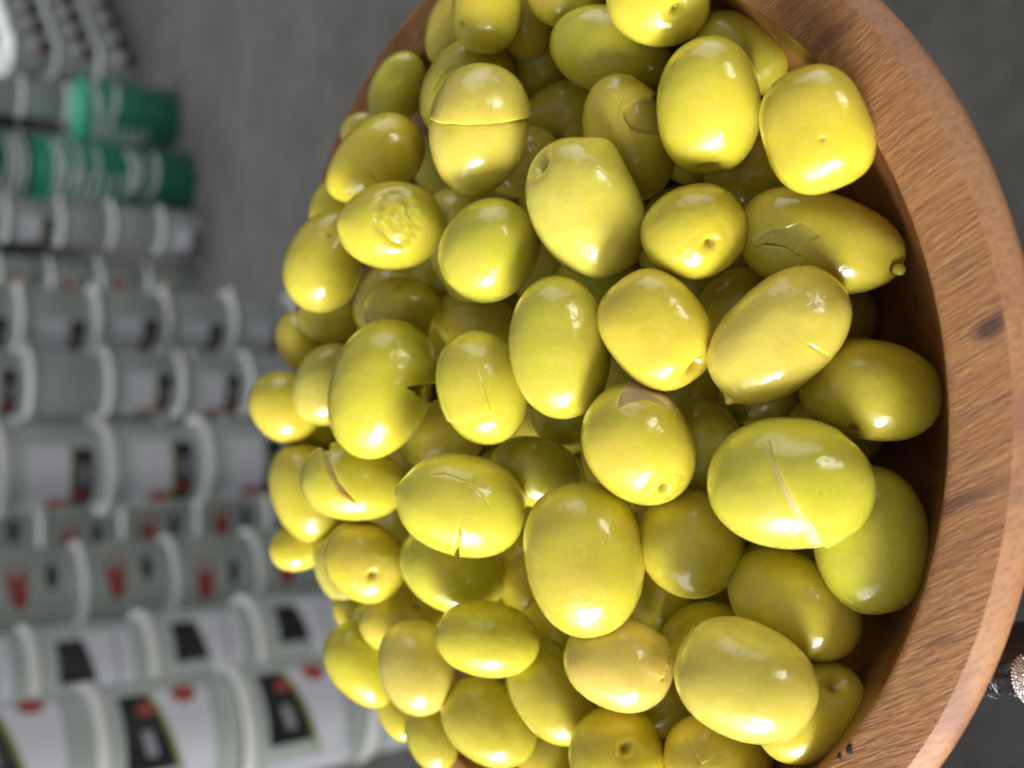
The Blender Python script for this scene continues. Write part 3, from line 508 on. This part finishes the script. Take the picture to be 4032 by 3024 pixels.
# ------------------------------------------------------------------ crumbs on the rim's inner edge
crumb_mat = plain('dark_crumb', (.014, .009, .007), .8)
for nm, x, y, s, lab in (('crumb', -.0622, -.0812, .0006, 'larger black crumb on the inner edge of the bowl rim, lower right'),
                         ('crumb', -.0640, -.0791, .0004, 'smaller black crumb beside the larger one on the rim edge')):
    V, Fc = ico(3); rg = np.random.default_rng(int(s * 1e5)); V = V * (1 + .10 * rg.normal(size=len(V))[:, None] + .25 * np.sin(V @ np.array([3.1, 2.2, 4.0]))[:, None]) * np.array([1.5, .9, .55]) * s
    o = link(nm, mesh(nm, V.tolist(), Fc, False), crumb_mat); o.matrix_world = bw @ Matrix.Translation((x, y, .0004 + s * .3))
    tag(o, lab, 'crumb', 'black crumbs on the rim')

# ------------------------------------------------------------------ gloved hand under the near rim
def m_glove():
    t = NT('black_glove'); v = t.obj()
    a = t.noise(t.mapping(v, (1, 1, 1)), 160, 4, .6, 1.2); b = t.noise(v, 60, 2, .5, .8)
    t.set(Base_Color=(.018, .018, .020, 1), Roughness=.30, Normal=t.bump(t.math('ADD', a, b), .6, .004), Specular_IOR_Level=.5)
    return t.m
def skin_mesh(name, verts, edges, radii, root=0, sub=2):
    me = bpy.data.meshes.new(name); me.from_pydata(verts, edges, []); me.update()
    o = bpy.data.objects.new(name, me); col.objects.link(o)
    o.modifiers.new('skin', 'SKIN'); o.modifiers.new('sub', 'SUBSURF').levels = sub
    sv = me.skin_vertices[0].data
    for i, r in enumerate(radii):
        sv[i].radius = r if isinstance(r, tuple) else (r, r); sv[i].use_root = (i == root)
    dg = bpy.context.evaluated_depsgraph_get(); m2 = bpy.data.meshes.new_from_object(o.evaluated_get(dg)); m2.name = name
    bpy.data.objects.remove(o); smooth(m2); return m2
hv = [(-.010, -.27, -.110), (-.014, -.220, -.095), (-.016, -.172, -.080)]; hr = [.026, (.029, .023), (.030, .017)]; he = [(0, 1), (1, 2)]
def finger(pts, rad, start=2):
    p = start
    for q, r in zip(pts, rad):
        hv.append(q); hr.append(r); he.append((p, len(hv) - 1)); p = len(hv) - 1
finger([(-.038, -.140, -.056), (-.0490, -.1085, -.0385), (-.0575, -.080, -.0500), (-.056, -.056, -.0640), (-.052, -.040, -.0670)], [.0105, .0088, .0084, .0078, .0070])
finger([(-.024, -.134, -.074), (-.027, -.095, -.0690), (-.030, -.062, -.0660), (-.030, -.036, -.0655)], [.0105, .0092, .0088, .0076])
finger([(-.006, -.134, -.078), (-.006, -.098, -.0700), (-.007, -.066, -.0660), (-.007, -.042, -.0655)], [.0102, .0088, .0084, .0074])
finger([(.008, -.142, -.080), (.012, -.112, -.0740), (.014, -.086, -.0680), (.014, -.066, -.0640)], [.0090, .0078, .0074, .0066])
finger([(-.034, -.185, -.062), (-.026, -.150, -.0340), (-.0310, -.1250, -.0180), (-.0400, -.1160, -.0150), (-.0470, -.1100, -.0150)], [.014, .0110, .0098, .0090, .0066], 1)
hand = link('gloved_hand', skin_mesh('gloved_hand', hv, he, hr), m_glove()); hand.matrix_world = bw
tag(hand, 'hand in a wrinkled black glove holding the bowl from below its near rim', 'hand')

# ring with crystals on the index finger
gold = NT('gold'); gold.set(Base_Color=(.50, .38, .19, 1), Metallic=1.0, Roughness=.2); gold = gold.m
crystal = NT('crystal'); crystal.set(Base_Color=(.86, .87, .90, 1), Metallic=.7, Roughness=.18, Specular_IOR_Level=.9); crystal = crystal.m
ring = empty('finger_ring'); ax = (Vector((-.0575, -.080, -.0500)) - Vector((-.0490, -.1085, -.0385))).normalized()
upv = Vector((-.10, -.15, 1)); upv = (upv - ax * upv.dot(ax)).normalized(); sd = upv.cross(ax)
rm = Matrix((sd, ax, upv)).transposed().to_4x4(); rm.translation = Vector((-.0505, -.1060, -.0395))
ring.matrix_world = bw @ rm @ Matrix.Scale(.86, 4)
tag(ring, 'gold ring paved with clear crystals on the gloved index finger, at the right edge', 'ring')
def tube_ring(name, R, r, n1=64, n2=10, mat=None, off=0):
    V = [((R + r * math.cos(b)) * math.cos(a), off + 1.5 * r * math.sin(b), (R + r * math.cos(b)) * math.sin(a)) for a in np.linspace(0, 2 * math.pi, n1, False) for b in np.linspace(0, 2 * math.pi, n2, False)]
    Fc = [(i * n2 + j, i * n2 + (j + 1) % n2, ((i + 1) % n1) * n2 + (j + 1) % n2, ((i + 1) % n1) * n2 + j) for i in range(n1) for j in range(n2)]
    return link(name, mesh(name, V, Fc), mat, ring)
tube_ring('band', .0102, .0011, mat=gold); tube_ring('band', .0102, .0009, mat=gold, off=-.0042)
head_prof = [(.0001, .0150), (.0030, .0147), (.0055, .0135), (.0070, .0115), (.0072, .0095), (.0060, .0085)]
hd = link('setting', lathe('setting', [(r, z) for r, z in reversed(head_prof)], 32), gold, ring)
cv, cf = ico(1); CV, CF = [], []
rg = np.random.default_rng(3)
for i in range(420):
    ph = i * 2.39996; rr = math.sqrt((i + .5) / 420) * .0071
    z = np.interp(rr, [p[0] for p in head_prof[:4]], [p[1] for p in head_prof[:4]])
    sz = .00036 * rg.uniform(.8, 1.25); q = Matrix.Rotation(rg.uniform(0, 6), 3, Vector(rg.normal(size=3)))
    o0 = len(CV); CV += [(rr * math.cos(ph) + sz * p[0], rr * math.sin(ph) + sz * p[1], z + sz * p[2]) for p in (q @ Vector(v) for v in cv)]
    CF += [tuple(o0 + k for k in f) for f in cf]
tag(link('crystals', mesh('crystals', CV, CF, False), crystal, ring), kind='stuff')

# ------------------------------------------------------------------ stacked tubs behind
TUB_R, TUB_H, PITCH_Z = .0860, .1740, .1920
def m_plastic(name, c, rough, sub=0.0):
    t = NT(name); v = t.obj(); n1 = t.noise(v, 14, 3)
    t.set(Base_Color=t.mix(t.ramp(n1, [(.3, (0, 0, 0)), (.7, (.35, .35, .35))]), c, tuple(x * .82 for x in c)), Roughness=rough)
    return t.m
PL = dict(body=m_plastic('tub_plastic', (.60, .655, .62), .32), lid=m_plastic('lid_plastic', (.86, .87, .84), .38),
          white=m_plastic('label_white', (.82, .83, .90), .5), dark=m_plastic('label_black', (.020, .019, .022), .45),
          red=m_plastic('label_red', (.46, .085, .070), .5), edge=m_plastic('label_edge', (.30, .33, .05), .5),
          green=m_plastic('leaf_green', (.012, .040, .026), .5), grey=m_plastic('label_print', (.38, .38, .42), .5),
          can=m_plastic('green_paint', (.036, .285, .180), .30), script=m_plastic('white_print', (.92, .95, .93), .4))
body_me = lathe('body', [(.0005, 0), (TUB_R * .93, 0), (TUB_R * .96, .003), (TUB_R, TUB_H * .9), (TUB_R * 1.01, TUB_H)], 40)
lid_me = lathe('lid', [(TUB_R * 1.045, -.0005), (TUB_R * 1.075, .001), (TUB_R * 1.085, .008), (TUB_R * 1.075, .0165), (TUB_R * 1.02, .0190), (TUB_R * .96, .0180), (TUB_R * .95, .0155), (.0005, .0155)], 40)
tab_me = mesh('tab', [(x, y, z) for z in (.002, .008) for x, y in ((TUB_R * 1.06, -.012), (TUB_R * 1.24, -.006), (TUB_R * 1.24, .006), (TUB_R * 1.06, .012))],
              [(3, 2, 1, 0), (4, 5, 6, 7), (0, 1, 5, 4), (1, 2, 6, 5), (2, 3, 7, 6), (3, 0, 4, 7)], False)
def radius_at(z): return TUB_R * (.96 + .04 * min(1, z / (TUB_H * .9)))
def patch(name, corners, off, rad=radius_at, n=14):
    """a sheet on the round wall; corners (angle deg, height) in order round the quad"""
    (a0, z0), (a1, z1), (a2, z2), (a3, z3) = corners; V, Fc = [], []
    for i in range(n + 1):
        u = i / n
        for wv in (0, 1):
            a = ((a0 + (a1 - a0) * u), (a3 + (a2 - a3) * u))[wv]; z = ((z0 + (z1 - z0) * u), (z3 + (z2 - z3) * u))[wv]
            r = rad(z) + off; a = math.radians(a - 90); V.append((r * math.cos(a), r * math.sin(a), z))
    for i in range(n): Fc.append((2 * i, 2 * i + 2, 2 * i + 3, 2 * i + 1))
    return mesh(name, V, Fc)
def oval(name, a, z, da, dz, off, rad=radius_at, n=22):
    V = [(a, z)] + [(a + da * math.cos(t), z + dz * math.sin(t)) for t in np.linspace(0, 2 * math.pi, n, False)]
    P = []
    for (aa, zz) in V:
        r = rad(zz) + off; q = math.radians(aa - 90); P.append((r * math.cos(q), r * math.sin(q), zz))
    return mesh(name, P, [(0, i + 1, (i + 1) % n + 1) for i in range(n)])
B = TUB_H
STYLE = {
 'a': [('label_panel', patch('label_panel', ((-52, .37 * B), (48, .37 * B), (48, .82 * B), (-52, .82 * B)), .0006), 'white'),
       ('label_edge', patch('label_edge', ((-52, .345 * B), (48, .345 * B), (48, .375 * B), (-52, .375 * B)), .0010), 'edge'),
       ('dark_panel', patch('dark_panel', ((-46, .13 * B), (44, .13 * B), (44, .35 * B), (-46, .35 * B)), .0006), 'dark'),
       ('red_badge', oval('red_badge', -36, .50 * B, 11, .13 * B, .0011), 'red'),
       ('red_mark', oval('red_mark', -20, .27 * B, 7, .06 * B, .0011), 'red'),
       ('print_line', patch('print_line', ((-5, .20 * B), (22, .20 * B), (22, .27 * B), (-5, .27 * B)), .0011), 'grey')],
 'b': [('red_badge', oval('red_badge', -4, .70 * B, 30, .115 * B, .0010), 'red'),
       ('red_badge', oval('red_badge', -24, .68 * B, 20, .10 * B, .0013), 'red'),
       ('leaf_mark', oval('leaf_mark', -2, .32 * B, 20, .065 * B, .0010), 'green')],
 'c': [('label_panel', patch('label_panel', ((-46, .22 * B), (44, .22 * B), (44, .66 * B), (-46, .44 * B)), .0006), 'white'),
       ('label_edge', patch('label_edge', ((-46, .435 * B), (44, .655 * B), (44, .69 * B), (-46, .47 * B)), .0010), 'edge'),
       ('dark_panel', patch('dark_panel', ((-30, .51 * B), (44, .68 * B), (44, .90 * B), (-30, .90 * B)), .0006), 'dark'),
       ('red_badge', oval('red_badge', 38, .40 * B, 11, .10 * B, .0011), 'red'),
       ('red_mark', oval('red_mark', 26, .72 * B, 7, .06 * B, .0011), 'red'),
       ('print_line', patch('print_line', ((-16, .66 * B), (6, .70 * B), (6, .78 * B), (-16, .74 * B)), .0011), 'grey'),
       ('barcode_panel', patch('barcode_panel', ((-75, .14 * B), (-47, .14 * B), (-47, .86 * B), (-75, .86 * B)), .0006), 'white')],
 'd': [('label_panel', patch('label_panel', ((-46, .15 * B), (46, .15 * B), (46, .60 * B), (-46, .42 * B)), .0006), 'white'),
       ('dark_panel', patch('dark_panel', ((-14, .50 * B), (36, .60 * B), (36, .84 * B), (-14, .84 * B)), .0006), 'dark'),
       ('print_line', patch('print_line', ((-40, .28 * B), (40, .28 * B), (40, .31 * B), (-40, .31 * B)), .0011), 'grey')],
 'e': [('label_panel', patch('label_panel', ((-20, .40 * B), (22, .40 * B), (22, .80 * B), (-20, .80 * B)), .0006), 'white'),
       ('dark_panel', patch('dark_panel', ((-24, .10 * B), (26, .10 * B), (26, .38 * B), (-24, .38 * B)), .0006), 'dark'),
       ('red_badge', oval('red_badge', -14, .50 * B, 8, .10 * B, .0011), 'red')],
 'n': [],
}
def tub(x, y, z, rz, style, label, tabrot, group):
    t = empty('lidded_tub', (x, y, z), rz)
    link('body', body_me, PL['body'], t)
    ld = link('lid', lid_me, PL['lid'], t); ld.location = (0, 0, TUB_H - .001)
    tb = link('tab', tab_me, PL['lid'], ld); tb.rotation_euler = (0, 0, tabrot)
    panel = None
    for nm, me, mk in STYLE[style]:
        if not me.materials: me.materials.append(PL[mk])
        link(nm, me, None, t)
    tag(t, label, 'tub', group)
ORD = ['lowest', 'second', 'third', 'fourth', 'fifth', 'sixth', 'seventh', 'eighth', 'ninth', 'tenth']
rs = random.Random(5)
# x, y, count, label style, turn (deg), name of the stack
STACKS = [
 (-.494, 1.500, 7, 'c', 10, 'nearest stack, lower left corner'),
 (-.496, 1.934, 7, 'd', 12, 'second nearest stack, behind the corner stack'),
 (-.433, 2.419, 7, 'b', 8, 'red-badged stack beside the two nearest'),
 (-.165, 2.213, 7, 'a', -14, 'stack with the largest white labels'),
 (-.361, 2.850, 6, 'b', -6, 'red-badged stack beside the largest white labels'),
 (.002, 2.970, 6, 'a', -26, 'stack with one unlabelled tub halfway up'),
 (.179, 3.100, 6, 'a', -44, 'stack bordering the bare floor'),
 (.421, 4.595, 5, 'b', -2, 'short dim red-badged stack behind bare floor'),
 (.631, 4.416, 5, 'n', -38, 'mostly plain stack next to green drums'),
 (1.290, 5.180, 4, 'n', 0, 'plain stack behind the upper green drum'),
 (1.060, 5.220, 4, 'a', -10, 'stack half hidden between the green drums'),
 (1.552, 5.402, 3, 'e', 32, 'first stack of the far file'),
 (1.685, 5.545, 3, 'e', 32, 'second stack of the far file'),
 (1.820, 5.690, 3, 'e', 32, 'third stack of the far file'),
 (1.955, 5.835, 3, 'e', 32, 'fourth stack of the far file'),
 (2.090, 5.980, 3, 'e', 32, 'fifth stack of the far file'),
 (-.640, 2.300, 7, 'b', 20, 'back row red-badged stack, lower left'),
 (-.610, 2.760, 7, 'b', 14, 'back row stack between two red-badged stacks'),
 (-.160, 3.150, 6, 'b', 0, 'back row stack behind the largest labels'),
 (.020, 3.420, 6, 'n', 0, 'back row stack behind the unlabelled tub'),
 (1.420, 5.560, 3, 'e', 20, 'first stack in the second far file'),
 (1.560, 5.710, 3, 'e', 20, 'second stack in the second far file'),
]
for si, (x, y, cnt, st, turn, nm) in enumerate(STACKS):
    for k in range(cnt):
        face = math.atan2(x, y)                                  # label towards the photographer
        style = st
        if si == 5 and k == 4: style = 'n'
        if si == 8 and k == 0: style = 'a'
        if si == 8 and k >= 3: style = 'a'
        jx, jy = rs.uniform(-.005, .005), rs.uniform(-.005, .005)
        tub(x + jx, y + jy, k * PITCH_Z, -face + math.radians(turn + rs.uniform(-9, 9)), style,
            'clear lidded tub, %s from the floor, %s' % (ORD[k], nm) if k else 'clear lidded tub on the floor, %s' % nm,
            math.radians(rs.choice([35, 40, 30])) , 'lidded tubs stacked on the floor')

# green drums with white script
CAN_R = .130
def ribbon(name, pts, width, H, parent, r):
    V, Fc = [], []
    P = [np.array((p[0] * H, p[1] * r)) for p in pts]            # along the drum, round the drum
    for i, p in enumerate(P):
        d = P[min(i + 1, len(P) - 1)] - P[max(i - 1, 0)]; d = d / (np.linalg.norm(d) + 1e-9); nn = np.array((-d[1], d[0])) * width / 2
        for q in (p + nn, p - nn):
            a = q[1] / r - math.pi / 2; V.append(((r + .0012) * math.cos(a), (r + .0012) * math.sin(a), H - q[0]))
    for i in range(len(P) - 1): Fc.append((2 * i, 2 * i + 1, 2 * i + 3, 2 * i + 2))
    link(name, mesh(name, V, Fc), PL['script'], parent)
def arc(s0, a0, s1, a1, bow=0.0, n=12):
    return [(s0 + (s1 - s0) * t + bow * math.sin(math.pi * t), a0 + (a1 - a0) * t) for t in np.linspace(0, 1, n)]
def wave(s0, s1, a0, a1, k, n=60):
    return [(s0 + (s1 - s0) * t + .012 * math.sin(2 * math.pi * k * t), (a0 + a1) / 2 + (a1 - a0) / 2 * math.cos(2 * math.pi * k * t)) for t in np.linspace(0, 1, n)]
can_prof = lambda H: [(.0005, 0), (CAN_R * .96, 0), (CAN_R, .006), (CAN_R, H - .006), (CAN_R * .97, H), (CAN_R * .93, H - .002), (.0005, H - .004)]
def drum(x, y, z, H, text, label, turn=0):
    t = empty('green_drum', (x, y, z), -math.atan2(x, y) + turn)
    link('shell', lathe('shell', can_prof(H), 48), PL['can'], t)
    for pts, wd in text: ribbon('lettering', pts, wd, H, t, CAN_R)
    tag(t, label, 'drum', 'green drums with white script')
R_ = math.radians
TEXT1 = [(arc(.10, R_(60), .14, R_(-60), .03), .026), (arc(.34, R_(60), .22, R_(-45), .03), .020), (arc(.22, R_(-45), .18, R_(-62), 0), .014), (wave(.26, .66, R_(-22), R_(-64), 4.5), .010)]
TEXT2 = [(arc(.115, R_(62), .125, R_(-52), .02), .024), (arc(.16, R_(58), .15, R_(-55), .03), .014), (arc(.24, R_(60), .21, R_(-50), .04), .018), (wave(.20, .48, R_(0), R_(-60), 4.5), .012),
         (arc(.36, R_(58), .33, R_(-40), .03), .014), (arc(.56, R_(58), .54, R_(-40), .04), .020), (arc(.62, R_(50), .59, R_(-30), .04), .014), (arc(.73, R_(56), .69, R_(-42), .03), .018), (arc(.52, R_(0), .62, R_(-10), .0), .012)]
TEXT3 = [(arc(.90, R_(60), .90, R_(-60), .03), .016), (arc(.84, R_(60), .84, R_(-60), .03), .016), (arc(.78, R_(60), .78, R_(-60), .03), .016), (wave(.40, .75, R_(-10), R_(-60), 4.0), .010)]
drum(1.185, 4.821, 0, .405, TEXT1, 'shorter green drum with white script lettering, further back')
drum(.870, 4.610, 0, .64, TEXT2, 'taller green drum with white script lettering, standing on the floor')
drum(.870, 4.610, .64, .45, TEXT3, 'green drum stacked on top of the taller one, cut by the left edge')
